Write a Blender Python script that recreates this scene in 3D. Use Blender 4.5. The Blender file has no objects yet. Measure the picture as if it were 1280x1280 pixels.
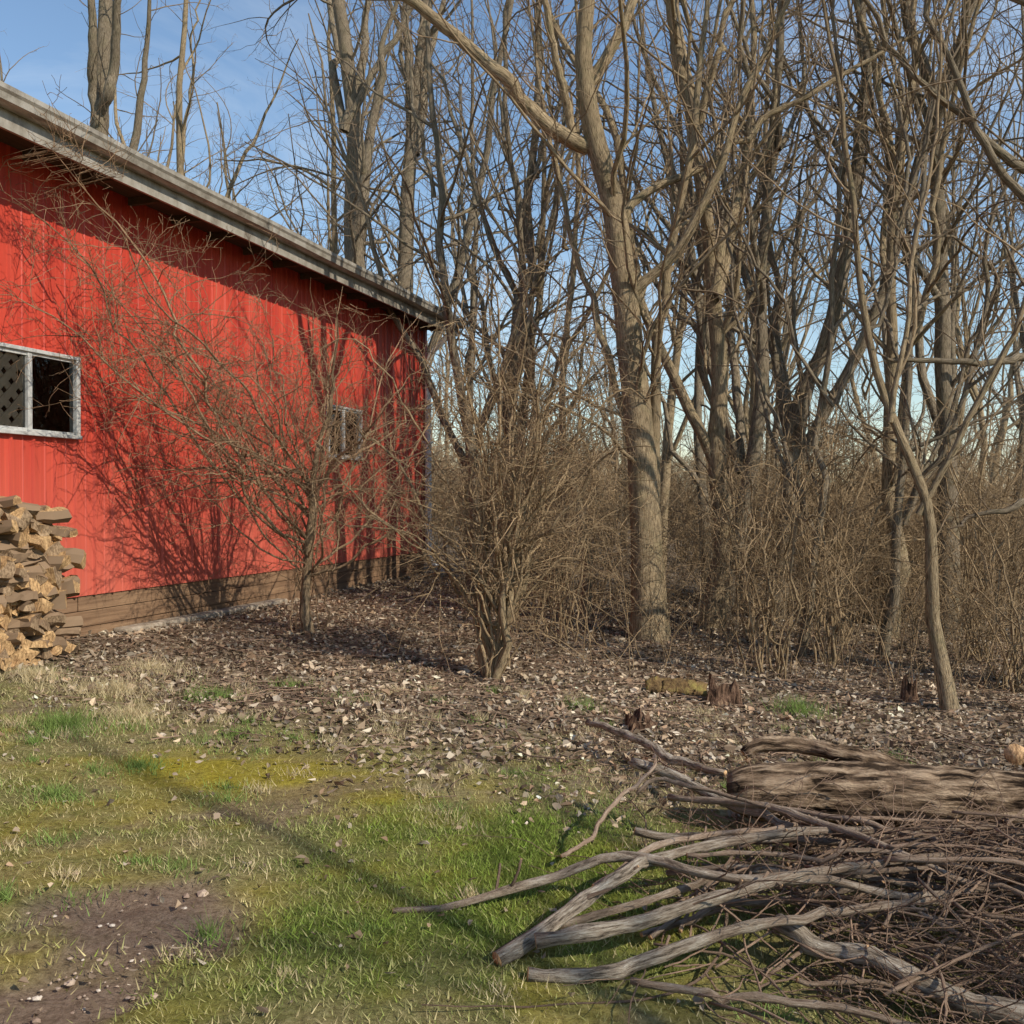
import bpy, math, numpy as np
from mathutils import Vector
rng = np.random.default_rng(7)
S = bpy.context.scene
COL = S.collection

# ------------------------------------------------------------------ frame of the barn wall
W0 = np.array([-3.67, 8.06]); E1 = np.array([0.2957, 0.9553]); NN = np.array([0.9553, -0.2957])
def wall_ts(x, y):
    dx = x - W0[0]; dy = y - W0[1]
    return dx*E1[0]+dy*E1[1], dx*NN[0]+dy*NN[1]
def wpt(t, s):
    return W0[0]+t*E1[0]+s*NN[0], W0[1]+t*E1[1]+s*NN[1]
def sst(a, b, x):
    t = np.clip((x-a)/(b-a), 0, 1); return t*t*(3-2*t)
_k = np.random.default_rng(3).normal(size=(14, 2)); _p = np.random.default_rng(4).uniform(0, 6.28, 14)
def wob(x, y, f=1.0, n=14):
    v = 0
    for i in range(n):
        v = v + np.sin((x*_k[i,0]+y*_k[i,1])*f+_p[i])
    return v/np.sqrt(n)
def gz(x, y):
    x = np.asarray(x, float); y = np.asarray(y, float)
    t, s = wall_ts(x, y)
    s1 = np.clip(s, 0, 6)
    z = 0.45-0.0763*s1-0.07*np.clip(s-6, 0, 12)-0.01*np.clip(s-18, 0, 60)
    near = sst(60, 15, np.hypot(x, y))
    z = z+0.018*wob(x, y, 1.3)+0.007*wob(x, y, 5.0)*near
    return z
BX = np.array([-30,-5,-4,-3.1,-2,-.76,.27,1.2,2.7,5,30]); BY = np.array([9.5,8.2,7.6,7.0,6.2,5.85,5.5,5.3,5.1,5.0,4.5])
def zones(x, y):
    yb = np.interp(x, BX, BY)+0.25*wob(x, y, 2.3)+0.16*wob(x, y, 8.0)+.12*wob(x, y, 17.)
    leaf = sst(-1.1, 0.75, y-yb)
    lush = np.exp(-(((x-0.0)/1.15)**2+((y-4.0)/0.9)**2)**1.5)
    lush = np.maximum(lush, np.exp(-(((x+0.5)/0.7)**2+((y-3.2)/0.55)**2)**1.5)*0.75)
    lush = np.clip(lush*.9+0.24*wob(x, y, 4.0)+.16*wob(x, y, 10.), 0, 1)*(1-leaf)
    moss = np.exp(-(((x+1.1)/0.95)**2+((y-4.95+0.25*(x+1.1))/0.45)**2))
    moss = np.maximum(moss, .5*np.exp(-(((x+1.9)/0.9)**2+((y-3.9)/0.5)**2)))
    moss = np.maximum(moss, .6*np.exp(-(((x+.3)/0.5)**2+((y-5.1)/0.25)**2)))
    moss = np.clip(moss*1.0+0.28*wob(x, y, 6.0)+.2*wob(x, y, 14.), 0, 1)*(1-leaf*.7)*sst(6.8,5.5,y)*sst(2.0,.5,x)*(1-.5*lush)
    d1 = ((x+1.50)/0.5)**2+((y-2.85-.35*(x+1.42))/0.40)**2
    d2 = ((x+1.25)/0.42)**2+((y-3.35)/0.30)**2
    dirt = sst(1.5, 0.3, np.minimum(d1, d2)+0.28*wob(x, y, 6.0)+.26*wob(x,y,14.))
    dirt = np.maximum(dirt, .7*sst(.9, 1.7, wob(x+3, y-2, 3.7)+.5*wob(x, y, 11.))*(1-leaf)*(1-lush*.6))
    return leaf, lush, moss, dirt

# ------------------------------------------------------------------ node helpers
def new_mat(name, rough=0.9, spec=0.2):
    m = bpy.data.materials.new(name); m.use_nodes = True
    nt = m.node_tree; b = nt.nodes["Principled BSDF"]
    b.inputs["Roughness"].default_value = rough
    b.inputs["Specular IOR Level"].default_value = spec
    return m, nt, b
def N(nt, typ, **kw):
    n = nt.nodes.new(typ)
    for k, v in kw.items(): setattr(n, k, v)
    return n
def L(nt, a, b): nt.links.new(a, b)
def noise(nt, vec, scale, detail=5, rough=.6):
    n = N(nt, "ShaderNodeTexNoise"); n.inputs["Scale"].default_value = scale
    n.inputs["Detail"].default_value = detail; n.inputs["Roughness"].default_value = rough
    if vec is not None: L(nt, vec, n.inputs["Vector"])
    return n
def ramp(nt, fac, stops):
    r = N(nt, "ShaderNodeValToRGB"); e = r.color_ramp.elements
    while len(e) < len(stops): e.new(0.5)
    for i, (p, c) in enumerate(stops):
        e[i].position = p; e[i].color = (*c, 1) if len(c) == 3 else c
    L(nt, fac, r.inputs[0]); return r
def mix(nt, fac, a, b, mode='MIX'):
    m = N(nt, "ShaderNodeMix", data_type='RGBA', blend_type=mode)
    for sock, v in ((m.inputs[0], fac), (m.inputs[6], a), (m.inputs[7], b)):
        if isinstance(v, (int, float)): sock.default_value = v
        elif isinstance(v, tuple): sock.default_value = (*v, 1)
        else: L(nt, v, sock)
    return m.outputs[2]
def mapping(nt, src, scale):
    m = N(nt, "ShaderNodeMapping"); m.inputs["Scale"].default_value = scale; L(nt, src, m.inputs[0]); return m.outputs[0]
def bump(nt, b, h, strength, dist):
    n = N(nt, "ShaderNodeBump"); n.inputs["Strength"].default_value = strength; n.inputs["Distance"].default_value = dist
    L(nt, h, n.inputs["Height"]); L(nt, n.outputs[0], b.inputs["Normal"]); return n
def attr(nt, name): return N(nt, "ShaderNodeAttribute", attribute_name=name)

def bark_material(name, trunk_a, trunk_b, twig, green=0.0):
    m, nt, b = new_mat(name, .95, .1)
    uv = N(nt, "ShaderNodeUVMap").outputs[0]; tc = N(nt, "ShaderNodeTexCoord").outputs["Object"]
    n1 = noise(nt, mapping(nt, uv, (60, 9, 1)), 1.0, 6, .75)
    n2 = noise(nt, tc, 2.3, 4, .6)
    base = ramp(nt, n1.outputs[0], [(.38, tuple(c*.22 for c in trunk_b)), (.49, trunk_b), (.66, trunk_a)]).outputs[0]
    base = mix(nt, ramp(nt, n2.outputs[0], [(.38, (.5,.5,.5)), (.58, (0,0,0))]).outputs[0], base, mix(nt, .6, base, tuple(c*.4 for c in trunk_b)))
    if green:
        n3 = noise(nt, tc, 5.0, 4, .6)
        base = mix(nt, ramp(nt, n3.outputs[0], [(.5, (0,0,0)), (.7, (green,)*3)]).outputs[0], base, (.17,.18,.08))
    rd = attr(nt, "rad").outputs["Fac"]
    f = N(nt, "ShaderNodeMapRange"); f.inputs[1].default_value = .003; f.inputs[2].default_value = .022; L(nt, rd, f.inputs[0])
    rnd = attr(nt, "rnd").outputs["Fac"]
    tw = mix(nt, rnd, twig, tuple(c*2.2 for c in twig))
    c = mix(nt, f.outputs[0], tw, base)
    L(nt, c, b.inputs["Base Color"]); bump(nt, b, n1.outputs[0], 1.0, .03)
    return m
M_BARK = bark_material("bark_tan", (.60,.47,.30), (.35,.265,.165), (.21,.15,.095), .25)
M_BARKG = bark_material("bark_grey", (.46,.38,.28), (.25,.20,.14), (.15,.11,.075), .2)
M_SHRUB = bark_material("bark_shrub", (.56,.43,.26), (.37,.275,.165), (.24,.17,.10))
M_PILE = bark_material("bark_pile", (.70,.63,.52), (.36,.29,.22), (.20,.135,.095))
def logbark():
    m, nt, b = new_mat("bark_log", .95, .1)
    uv = N(nt, "ShaderNodeUVMap").outputs[0]
    n1 = noise(nt, mapping(nt, uv, (42, 4.5, 1)), 1.0, 6, .65)
    n0 = noise(nt, uv, 5, 4, .6)
    base = ramp(nt, n1.outputs[0], [(.42,(.025,.016,.010)),(.50,(.22,.15,.095)),(.62,(.54,.40,.27))]).outputs[0]
    L(nt, mix(nt, ramp(nt, n0.outputs[0], [(.45,(0,0,0)),(.7,(.45,.45,.45))]).outputs[0], base, (.28,.19,.125)), b.inputs["Base Color"])
    bump(nt, b, n1.outputs[0], 1.0, .07); return m
M_LOG = logbark()
def cutwood(name, a, bcol):
    m, nt, b = new_mat(name, .85, .2)
    tc = N(nt, "ShaderNodeTexCoord").outputs["Object"]
    n = noise(nt, tc, 9, 6, .7); n2 = noise(nt, mapping(nt, tc, (70, 70, 30)), 1, 4, .7)
    c = ramp(nt, n.outputs[0], [(.3, bcol), (.6, a), (.8, tuple(min(1, v*1.2) for v in a))]).outputs[0]
    c = mix(nt, .7, c, ramp(nt, n2.outputs[0], [(.34,(.12,.09,.07)),(.60,(1,1,1))]).outputs[0], 'MULTIPLY')
    L(nt, c, b.inputs["Base Color"]); bump(nt, b, n2.outputs[0], 1, .018)
    return m
M_CUT = cutwood("cut_wood", (.78,.50,.27), (.46,.26,.13))
M_SPLIT = cutwood("split_wood", (.70,.46,.23), (.40,.23,.11))
M_SPLITG = cutwood("split_wood_weathered", (.44,.31,.19), (.23,.15,.09))

# ------------------------------------------------------------------ mesh helpers
def raw_mesh(name, V, loops, starts, mats, matidx=None, smooth=True, uv=None, fattrs=None, cattr=None):
    me = bpy.data.meshes.new(name)
    me.vertices.add(len(V)); me.vertices.foreach_set("co", np.asarray(V, np.float32).ravel())
    me.loops.add(len(loops)); me.loops.foreach_set("vertex_index", np.asarray(loops, np.int32))
    me.polygons.add(len(starts)); me.polygons.foreach_set("loop_start", np.asarray(starts, np.int32))
    me.polygons.foreach_set("use_smooth", np.full(len(starts), smooth))
    for m in mats: me.materials.append(m)
    if matidx is not None: me.polygons.foreach_set("material_index", np.asarray(matidx, np.int32))
    me.update(calc_edges=True)
    if uv is not None:
        l = me.uv_layers.new(name="UVMap"); l.data.foreach_set("uv", np.asarray(uv, np.float32).ravel())
    for k, v in (fattrs or {}).items():
        a = me.attributes.new(k, 'FLOAT', 'POINT'); a.data.foreach_set("value", np.asarray(v, np.float32))
    if cattr is not None:
        a = me.attributes.new("tint", 'FLOAT_COLOR', 'POINT')
        c = np.ones((len(V), 4), np.float32); c[:, :3] = cattr; a.data.foreach_set("color", c.ravel())
    return me
def obj(name, me, parent=None, loc=None):
    o = bpy.data.objects.new(name, me); COL.objects.link(o)
    if parent: o.parent = parent
    if loc is not None: o.location = loc
    return o
def empty(name):
    return obj(name, None)
def nrm(v): return v/np.maximum(np.linalg.norm(v, axis=-1, keepdims=True), 1e-9)

def tube_mesh(name, groups, mats, rough=0.0):
    """groups: (pts[N,n,3], rad[N,n], sides, cap)"""
    Vs, Ls, St, Mi, UV, RA, RN = [], [], [], [], [], [], []
    vo = 0; lo = 0
    for pts, rad, sd, cap in groups:
        Nn, n, _ = pts.shape
        if Nn == 0: continue
        T = nrm(np.gradient(pts, axis=1)); mean = nrm(pts[:, -1]-pts[:, 0])
        r = rng.normal(size=(Nn, 3)); ref = nrm(np.cross(mean, r))
        N1 = nrm(np.cross(T, ref[:, None, :])); N2 = np.cross(T, N1)
        a = np.arange(sd)/sd*2*np.pi
        rr = rad[:, :, None]*np.ones(sd)
        if rough: rr = rr*(1+rough*rng.normal(size=(Nn, n, sd))+rough*1.3*rng.normal(size=(Nn,1,sd)))
        V = pts[:, :, None, :]+rr[..., None]*(np.cos(a)[:, None]*N1[:, :, None, :]+np.sin(a)[:, None]*N2[:, :, None, :])
        idx = np.arange(Nn*n*sd).reshape(Nn, n, sd)+vo
        j = (np.arange(sd)+1) % sd
        q = np.stack([idx[:, :-1, :], idx[:, :-1, j], idx[:, 1:, j], idx[:, 1:, :]], -1).reshape(-1, 4)
        seg = np.linalg.norm(np.diff(pts, axis=1), axis=-1); cl = np.concatenate([np.zeros((Nn, 1)), np.cumsum(seg, 1)], 1)+rng.uniform(0, 50, (Nn, 1))
        circ = rad[:, :1].mean(1)*2*np.pi
        u0 = np.arange(sd)/sd; u1 = (np.arange(sd)+1)/sd
        U0 = circ[:, None, None]*u0[None, None, :]*np.ones((1, n-1, 1)); U1 = circ[:, None, None]*u1[None, None, :]*np.ones((1, n-1, 1))
        V0 = cl[:, :-1, None]*np.ones(sd); V1 = cl[:, 1:, None]*np.ones(sd)
        uv = np.stack([np.stack([U0, V0], -1), np.stack([U1, V0], -1), np.stack([U1, V1], -1), np.stack([U0, V1], -1)], -2).reshape(-1, 2)
        Vs.append(V.reshape(-1, 3)); Ls.append(q.ravel()); St.append(lo+np.arange(len(q))*4); lo += len(q)*4
        Mi.append(np.zeros(len(q), int)); UV.append(uv)
        if cap:
            for ring, rev in ((idx[:, 0, :], True), (idx[:, -1, :], False)):
                rg = ring[:, ::-1] if rev else ring
                Ls.append(rg.ravel()); St.append(lo+np.arange(Nn)*sd); lo += Nn*sd; Mi.append(np.ones(Nn, int)); UV.append(np.zeros((Nn*sd, 2)))
        RA.append((rad[:, :, None]*np.ones(sd)).ravel()); RN.append(np.repeat(rng.random(Nn), n*sd))
        vo += Nn*n*sd
    return raw_mesh(name, np.concatenate(Vs), np.concatenate(Ls), np.concatenate(St), mats, np.concatenate(Mi), True,
                    np.concatenate(UV), {"rad": np.concatenate(RA), "rnd": np.concatenate(RN)})

def resample(pl, n, jit=0.0, kink=0.0, kn=7):
    p = np.array(pl, float)
    q = p
    for _ in range(2):
        a = q[:-1]*.75+q[1:]*.25; b = q[:-1]*.25+q[1:]*.75
        q = np.concatenate([q[:1], np.stack([a, b], 1).reshape(-1, q.shape[1]), q[-1:]])
    d = np.concatenate([[0], np.cumsum(np.linalg.norm(np.diff(q[:, :3], axis=0), axis=1))])
    t = np.linspace(0, d[-1], n)
    out = np.stack([np.interp(t, d, q[:, k]) for k in range(q.shape[1])], 1)
    if jit:
        j = np.cumsum(rng.normal(size=(n, 3))*jit, 0); j -= np.linspace(0, 1, n)[:, None]*j[-1]; out[:, :3] += j
    if kink:
        ti = np.sort(np.concatenate([[0, 1], rng.uniform(.05, .95, kn)])); ko = rng.normal(size=(kn+2, 3))*kink; ko[0] = 0
        tt = np.linspace(0, 1, n)
        for k in range(3): out[:, k] += np.interp(tt, ti, ko[:, k])
    return out

def children(pts, rad, c):
    Nn, n, _ = pts.shape
    seg = np.linalg.norm(np.diff(pts, axis=1), axis=-1); Lb = seg.sum(1)
    cnt = rng.poisson(c['den']*Lb)
    idx = np.repeat(np.arange(Nn), cnt)
    if len(idx) == 0: return np.zeros((0, c['n'], 3)), np.zeros((0, c['n']))
    t = rng.uniform(c.get('t0', .2), 1, len(idx)); f = t*(n-1); i0 = np.minimum(f.astype(int), n-2); w = (f-i0)[:, None]
    pos = pts[idx, i0]*(1-w)+pts[idx, i0+1]*w
    tan = nrm(pts[idx, i0+1]-pts[idx, i0])
    r = rad[idx, i0]*(1-w[:, 0])+rad[idx, i0+1]*w[:, 0]
    perp = nrm(np.cross(tan, rng.normal(size=tan.shape)))
    a = np.radians(rng.uniform(*c['ang'], len(idx)))[:, None]
    d = tan*np.cos(a)+perp*np.sin(a)
    Lc = np.clip(Lb[idx]*c['ratio']*(1.15-.75*t)*rng.uniform(.45, 1.3, len(idx)), c.get('lmin', .1), c.get('lmax', 9))
    rc = np.minimum(r*rng.uniform(.4, .75, len(idx)), Lc*c.get('rk', .011)+.0012); rc = np.maximum(rc, c.get('rmin', .0026))
    m = c['n']; P = np.zeros((len(idx), m, 3)); P[:, 0] = pos; R = np.zeros((len(idx), m))
    dd = d
    bend = rng.normal(size=d.shape)*c.get('bend', .08)
    for k in range(m):
        R[:, k] = rc*(1-.72*k/(m-1))
        if k:
            dd = nrm(dd+rng.normal(size=d.shape)*c['wob']+bend+np.array([0, 0, c['up']])); P[:, k] = P[:, k-1]+dd*(Lc/(m-1))[:, None]
    R = np.maximum(R, c.get('rtip', .0015))
    return P, R
def push_barn(P):
    t, s = wall_ts(P[..., 0], P[..., 1]); z = P[..., 2]
    inb = (t > -9) & (t < 8.3) & (s > -2.0)
    lim = np.where(z > 4.1, .72, .10)
    m = inb & (s < lim) & (z < 4.75)
    dlt = np.where(m, lim-s, 0)
    P = P.copy(); P[..., 0] += dlt*NN[0]; P[..., 1] += dlt*NN[1]; return P
def grow(name, trunks, levels, mat, barn=False, sides0=9, n0=26, jit=.02, rough=.05, kink=0.0):
    pts = np.stack([resample(p, n0, jit, kink) for p in trunks])
    P, R = pts[..., :3], pts[..., 3]
    groups = [(P, R, sides0, False)]
    for c in levels:
        P2, R2 = children(P, R, c)
        if barn: P2 = push_barn(P2)
        groups.append((P2, R2, c['s'], False)); P, R = P2, R2
    return tube_mesh(name, groups, [mat, M_CUT])

TREE = [dict(den=2.1, ratio=.30, ang=(25, 65), n=11, s=5, wob=.13, up=.05, t0=.2, lmin=.5, lmax=4.0, rk=.0085, bend=.07),
        dict(den=3.0, ratio=.42, ang=(25, 65), n=8, s=4, wob=.16, up=.02, t0=.12, lmin=.3, rk=.0075, bend=.09),
        dict(den=4.4, ratio=.42, ang=(25, 70), n=6, s=3, wob=.18, up=.01, t0=.1, lmin=.18, rk=.007, rmin=.003),
        dict(den=3.6, ratio=.5, ang=(25, 70), n=4, s=3, wob=.2, up=.01, t0=.1, lmin=.12, lmax=.4, rmin=.0026)]
def lv(scale=1.0, **kw):
    out = []
    for c in TREE:
        d = dict(c); d['den'] *= scale; d.update(kw); out.append(d)
    return out
SHRUB = [dict(den=4.0, ratio=.36, ang=(20, 65), n=9, s=4, wob=.15, up=.01, t0=.18, lmin=.4, lmax=1.6, rk=.0055, bend=.13, rmin=.0032),
         dict(den=5.6, ratio=.45, ang=(30, 80), n=6, s=3, wob=.17, up=.01, t0=.1, lmin=.2, rk=.005, rmin=.0027, rtip=.0018),
         dict(den=5.0, ratio=.45, ang=(30, 80), n=4, s=3, wob=.18, up=.01, t0=.1, lmin=.1, lmax=.35, rmin=.0022, rtip=.0016)]

# ------------------------------------------------------------------ ground
def graded(lo, hi, a, b, step):
    c = list(np.arange(lo, hi+1e-6, step)); s = step; x = hi
    while x < b: s *= 1.22; x += s; c.append(x)
    s = step; x = lo; pre = []
    while x > a: s *= 1.22; x -= s; pre.append(x)
    return np.array(pre[::-1]+c)
gx = graded(-5.5, 7.5, -450, 450, .04); gy = graded(1.2, 14, -450, 600, .04)
X, Y = np.meshgrid(gx, gy); Z = gz(X, Y)
nx, ny = len(gx), len(gy)
leaf, lush, moss, dirt = zones(X, Y)
Z = Z-.025*dirt+.008*dirt*wob(X, Y, 11.)+.006*dirt*wob(X, Y, 27.)
V = np.stack([X, Y, Z], -1).reshape(-1, 3)
I = np.arange(nx*ny).reshape(ny, nx)
q = np.stack([I[:-1, :-1], I[:-1, 1:], I[1:, 1:], I[1:, :-1]], -1).reshape(-1, 4)
gm, nt, b = new_mat("ground_soil_grass_litter", .97, .08)
tc = N(nt, "ShaderNodeTexCoord").outputs["Object"]
nf = noise(nt, tc, 38, 8, .75); nm = noise(nt, tc, 4, 5, .65)
dry = ramp(nt, nf.outputs[0], [(.3,(.11,.085,.04)),(.5,(.28,.235,.105)),(.7,(.47,.40,.21))]).outputs[0]
grn = ramp(nt, nf.outputs[0], [(.3,(.045,.065,.014)),(.55,(.145,.185,.035)),(.75,(.23,.27,.07))]).outputs[0]
mosc = ramp(nt, nf.outputs[0], [(.3,(.15,.12,.02)),(.5,(.35,.29,.035)),(.75,(.50,.42,.06))]).outputs[0]
drt = ramp(nt, nf.outputs[0], [(.3,(.11,.075,.05)),(.5,(.26,.185,.13)),(.72,(.38,.285,.21))]).outputs[0]
vo = N(nt, "ShaderNodeTexVoronoi"); vo.inputs["Scale"].default_value = 26; L(nt, mix(nt, .06, tc, nf.outputs[1]), vo.inputs["Vector"])
sx = N(nt, "ShaderNodeSeparateColor"); L(nt, vo.outputs["Color"], sx.inputs[0])
lit = ramp(nt, sx.outputs[0], [(0,(.085,.058,.038)),(.35,(.20,.145,.095)),(.7,(.34,.25,.17)),(1,(.50,.40,.29))]).outputs[0]
lit = mix(nt, .6, lit, ramp(nt, nf.outputs[0], [(.3,(.25,.25,.25)),(.7,(1,1,1))]).outputs[0], 'MULTIPLY')
c = mix(nt, ramp(nt, nm.outputs[0], [(.45,(0,0,0)),(.65,(.6,.6,.6))]).outputs[0], dry, grn)
c = mix(nt, attr(nt, "lush").outputs["Fac"], c, grn)
c = mix(nt, attr(nt, "moss").outputs["Fac"], c, mosc)
c = mix(nt, attr(nt, "dirt").outputs["Fac"], c, drt)
c = mix(nt, attr(nt, "leaf").outputs["Fac"], c, lit)
L(nt, c, b.inputs["Base Color"]); bump(nt, b, nf.outputs[0], 1.0, .03)
obj("ground", raw_mesh("ground", V, q.ravel(), np.arange(len(q))*4, [gm], None, True, None,
    {"leaf": leaf.ravel(), "lush": lush.ravel(), "moss": moss.ravel(), "dirt": dirt.ravel()}))

# ------------------------------------------------------------------ grass blades
def tint_mat(name, rough=.8, trans=.25):
    m, nt, b = new_mat(name, rough, .15)
    a = attr(nt, "tint").outputs["Color"]; L(nt, a, b.inputs["Base Color"])
    if trans:
        t = N(nt, "ShaderNodeBsdfTranslucent"); L(nt, a, t.inputs[0]); mx = N(nt, "ShaderNodeMixShader"); mx.inputs[0].default_value = trans
        L(nt, b.outputs[0], mx.inputs[1]); L(nt, t.outputs[0], mx.inputs[2]); L(nt, mx.outputs[0], nt.nodes["Material Output"].inputs[0])
    return m
NB = 520000
x = rng.uniform(-4.8, 4.8, NB); y = 2.0+6.3*rng.random(NB)**1.35
keep = (np.abs(x) < y*.58+.6); x, y = x[keep], y[keep]
lf, lu, mo, di = zones(x, y)
pa = np.clip(.5+.35*wob(x, y, 3.1)+.3*wob(x,y,9.), 0, 1)
p = (.12+.65*lu+.42*pa**1.5)*(1-.88*lf)*(1-.97*di)*(1-.75*mo)
k = rng.random(len(x)) < p; x, y, lf, lu, mo, pa = x[k], y[k], lf[k], lu[k], mo[k], pa[k]
n = len(x); z = gz(x, y); h = rng.uniform(.008, .026, n)*(1+.4*lu); az = rng.uniform(0, 6.28, n); w = rng.uniform(.0012, .0024, n)*(1+y*.12)
ln = h*rng.uniform(.3, 1.8, n); a2 = rng.uniform(0, 6.28, n)
B = np.stack([x, y, z-.004], 1); sd = np.stack([np.cos(az)*w, np.sin(az)*w, 0*w], 1)
tip = B+np.stack([np.cos(a2)*ln, np.sin(a2)*ln, h+.004], 1)
V = np.stack([B-sd, B+sd, tip], 1).reshape(-1, 3)
gmix = np.clip(.03+.72*lu+.34*pa*sst(-2.2,-.6,x)+.15*pa+rng.normal(size=n)*.28-.25*mo, 0, 1)[:, None]
ca = np.array([.57,.48,.26])*(1-gmix)+np.array([.215,.30,.052])*gmix
ca *= rng.uniform(.5, 1.25, n)[:, None]; ca = ca*(1-mo[:, None]*.5)+np.array([.46,.39,.05])*mo[:, None]*.5
obj("grass", raw_mesh("grass", V, np.arange(3*n), np.arange(n)*3, [tint_mat("grass_blades")], None, False, cattr=np.repeat(ca, 3, 0)))

def tufts(name, spots):
    Vs, Cs = [], []
    for (tx, ty, rr, cnt, hh, col) in spots:
        r = rr*np.abs(rng.normal(size=cnt))*.55; a = rng.uniform(0, 6.28, cnt); x = tx+r*np.cos(a)*1.3; y = ty+r*np.sin(a); z = gz(x, y)
        h = hh*rng.uniform(.4, 1.1, cnt); az = rng.uniform(0, 6.28, cnt); w = .0022; a2 = rng.uniform(0, 6.28, cnt); ln = h*rng.uniform(.2, 1.1, cnt)
        B = np.stack([x, y, z-.004], 1); sd = np.stack([np.cos(az)*w, np.sin(az)*w, 0*x], 1)
        T = B+np.stack([np.cos(a2)*ln, np.sin(a2)*ln, h], 1)
        Vs.append(np.stack([B-sd, B+sd, T], 1).reshape(-1, 3)); Cs.append(np.repeat(np.array(col)*rng.uniform(.6, 1.3, cnt)[:, None], 3, 0))
    V = np.concatenate(Vs)
    return obj(name, raw_mesh(name, V, np.arange(len(V)), np.arange(len(V)//3)*3, [bpy.data.materials["grass_blades"]], None, False, cattr=np.concatenate(Cs)))
g1 = (.21,.30,.08); d1 = (.60,.50,.30)
sp = [(-2.55,5.6,.26,1100,.10,g1),(-2.3,5.9,.3,900,.08,d1),(-1.9,5.0,.14,350,.06,g1),(-2.1,4.5,.16,400,.06,g1),(-2.6,6.5,.3,900,.1,d1),(-2.0,6.6,.2,400,.09,g1),
      (2.15,7.3,.22,420,.15,g1),(-3.2,6.6,.2,800,.1,d1),(-.75,6.2,.3,500,.07,d1),(.5,7.0,.15,150,.12,g1),(-1.6,5.7,.16,300,.06,g1),(-2.6,7.1,.3,500,.12,d1)]
for _ in range(190):
    tx, ty = rng.uniform(-3.4, 2.5), rng.uniform(3.0, 7.4); sp.append((tx, ty, rng.uniform(.05,.2), 90, rng.uniform(.03,.08), g1 if rng.random() < .35 else d1))
tufts("grass_tuft", sp)

# ------------------------------------------------------------------ leaves
def leaves(name, x, y, size, lift, mat, pal):
    n = len(x); L0 = size*rng.uniform(.3, 1.3, n)*rng.uniform(.7,1.2,n); Wd = L0*rng.uniform(.3, .75, n)
    f = rng.uniform(.0, .8, n)
    loc = np.zeros((n, 6, 3))
    prof = [(0, -.5), (-.75, -.2), (-.8, .18), (0, .5), (.8, .18), (.75, -.2)]
    curl = rng.uniform(-.8, 1.0, n)
    for i, (a, bb) in enumerate(prof):
        loc[:, i, 0] = a*Wd*.6*(1+.35*rng.normal(size=n)); loc[:, i, 1] = bb*L0*(1+.22*rng.normal(size=n)); loc[:, i, 2] = abs(a)*Wd*f+curl*(bb**2)*L0
    az = rng.uniform(0, 6.28, n); ti = rng.normal(size=n)*.45; tr = rng.normal(size=n)*.45
    flip = rng.random(n) < .4; loc[flip, :, 2] *= -1
    c, s = np.cos(ti)[:, None], np.sin(ti)[:, None]; yy = loc[..., 1]*c-loc[..., 2]*s; zz = loc[..., 1]*s+loc[..., 2]*c; xx = loc[..., 0]
    c, s = np.cos(tr)[:, None], np.sin(tr)[:, None]; xx, zz = xx*c+zz*s, -xx*s+zz*c
    c, s = np.cos(az)[:, None], np.sin(az)[:, None]; xx, yy = xx*c-yy*s, xx*s+yy*c
    z0 = gz(x, y)+rng.uniform(.0, lift, n)
    zz = zz-zz.min(1, keepdims=True)*.6
    V = np.stack([xx+x[:, None], yy+y[:, None], zz+z0[:, None]], -1).reshape(-1, 3)
    base = np.arange(n)[:, None]*6
    lo = (base+np.array([[0, 1, 2, 3, 0, 3, 4, 5]])).ravel()
    pal = np.array(pal)*1.45; cc = pal[rng.integers(0, len(pal), n)]*(rng.uniform(.5, 1.2, n)*np.clip(.95+.22*wob(x, y, 3.), .5, 1.35))[:, None]
    cc = np.minimum(cc, .72)
    return obj(name, raw_mesh(name, V, lo, np.arange(2*n)*4, [mat], None, False, cattr=np.repeat(cc, 6, 0)))
ML = tint_mat("dead_leaves", .75, .12)
PAL = [(.29,.215,.145),(.22,.155,.10),(.35,.275,.19),(.44,.37,.28),(.13,.09,.06),(.31,.24,.17),(.25,.165,.105),(.17,.125,.085),(.27,.21,.15),(.33,.28,.22)]
NL = 120000
x = rng.uniform(-5, 9, NL); y = 4.0+11.5*rng.random(NL)**1.25
k = (x < y*.62+.7) & (x > -y*.62-.7); x, y = x[k], y[k]
lf = zones(x, y)[0]; t, s = wall_ts(x, y); k = (rng.random(len(x)) < lf**1.2) & ((s > .02)|(t>8)); x, y = x[k], y[k]
leaves("leaf_litter", x, y, .050, .02, ML, PAL)
x = rng.uniform(-3.2, 3, 1200); y = 2.4+4.4*rng.random(1200)**.7; leaves("scattered_leaves", x, y, .034, .02, ML, PAL)

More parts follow.
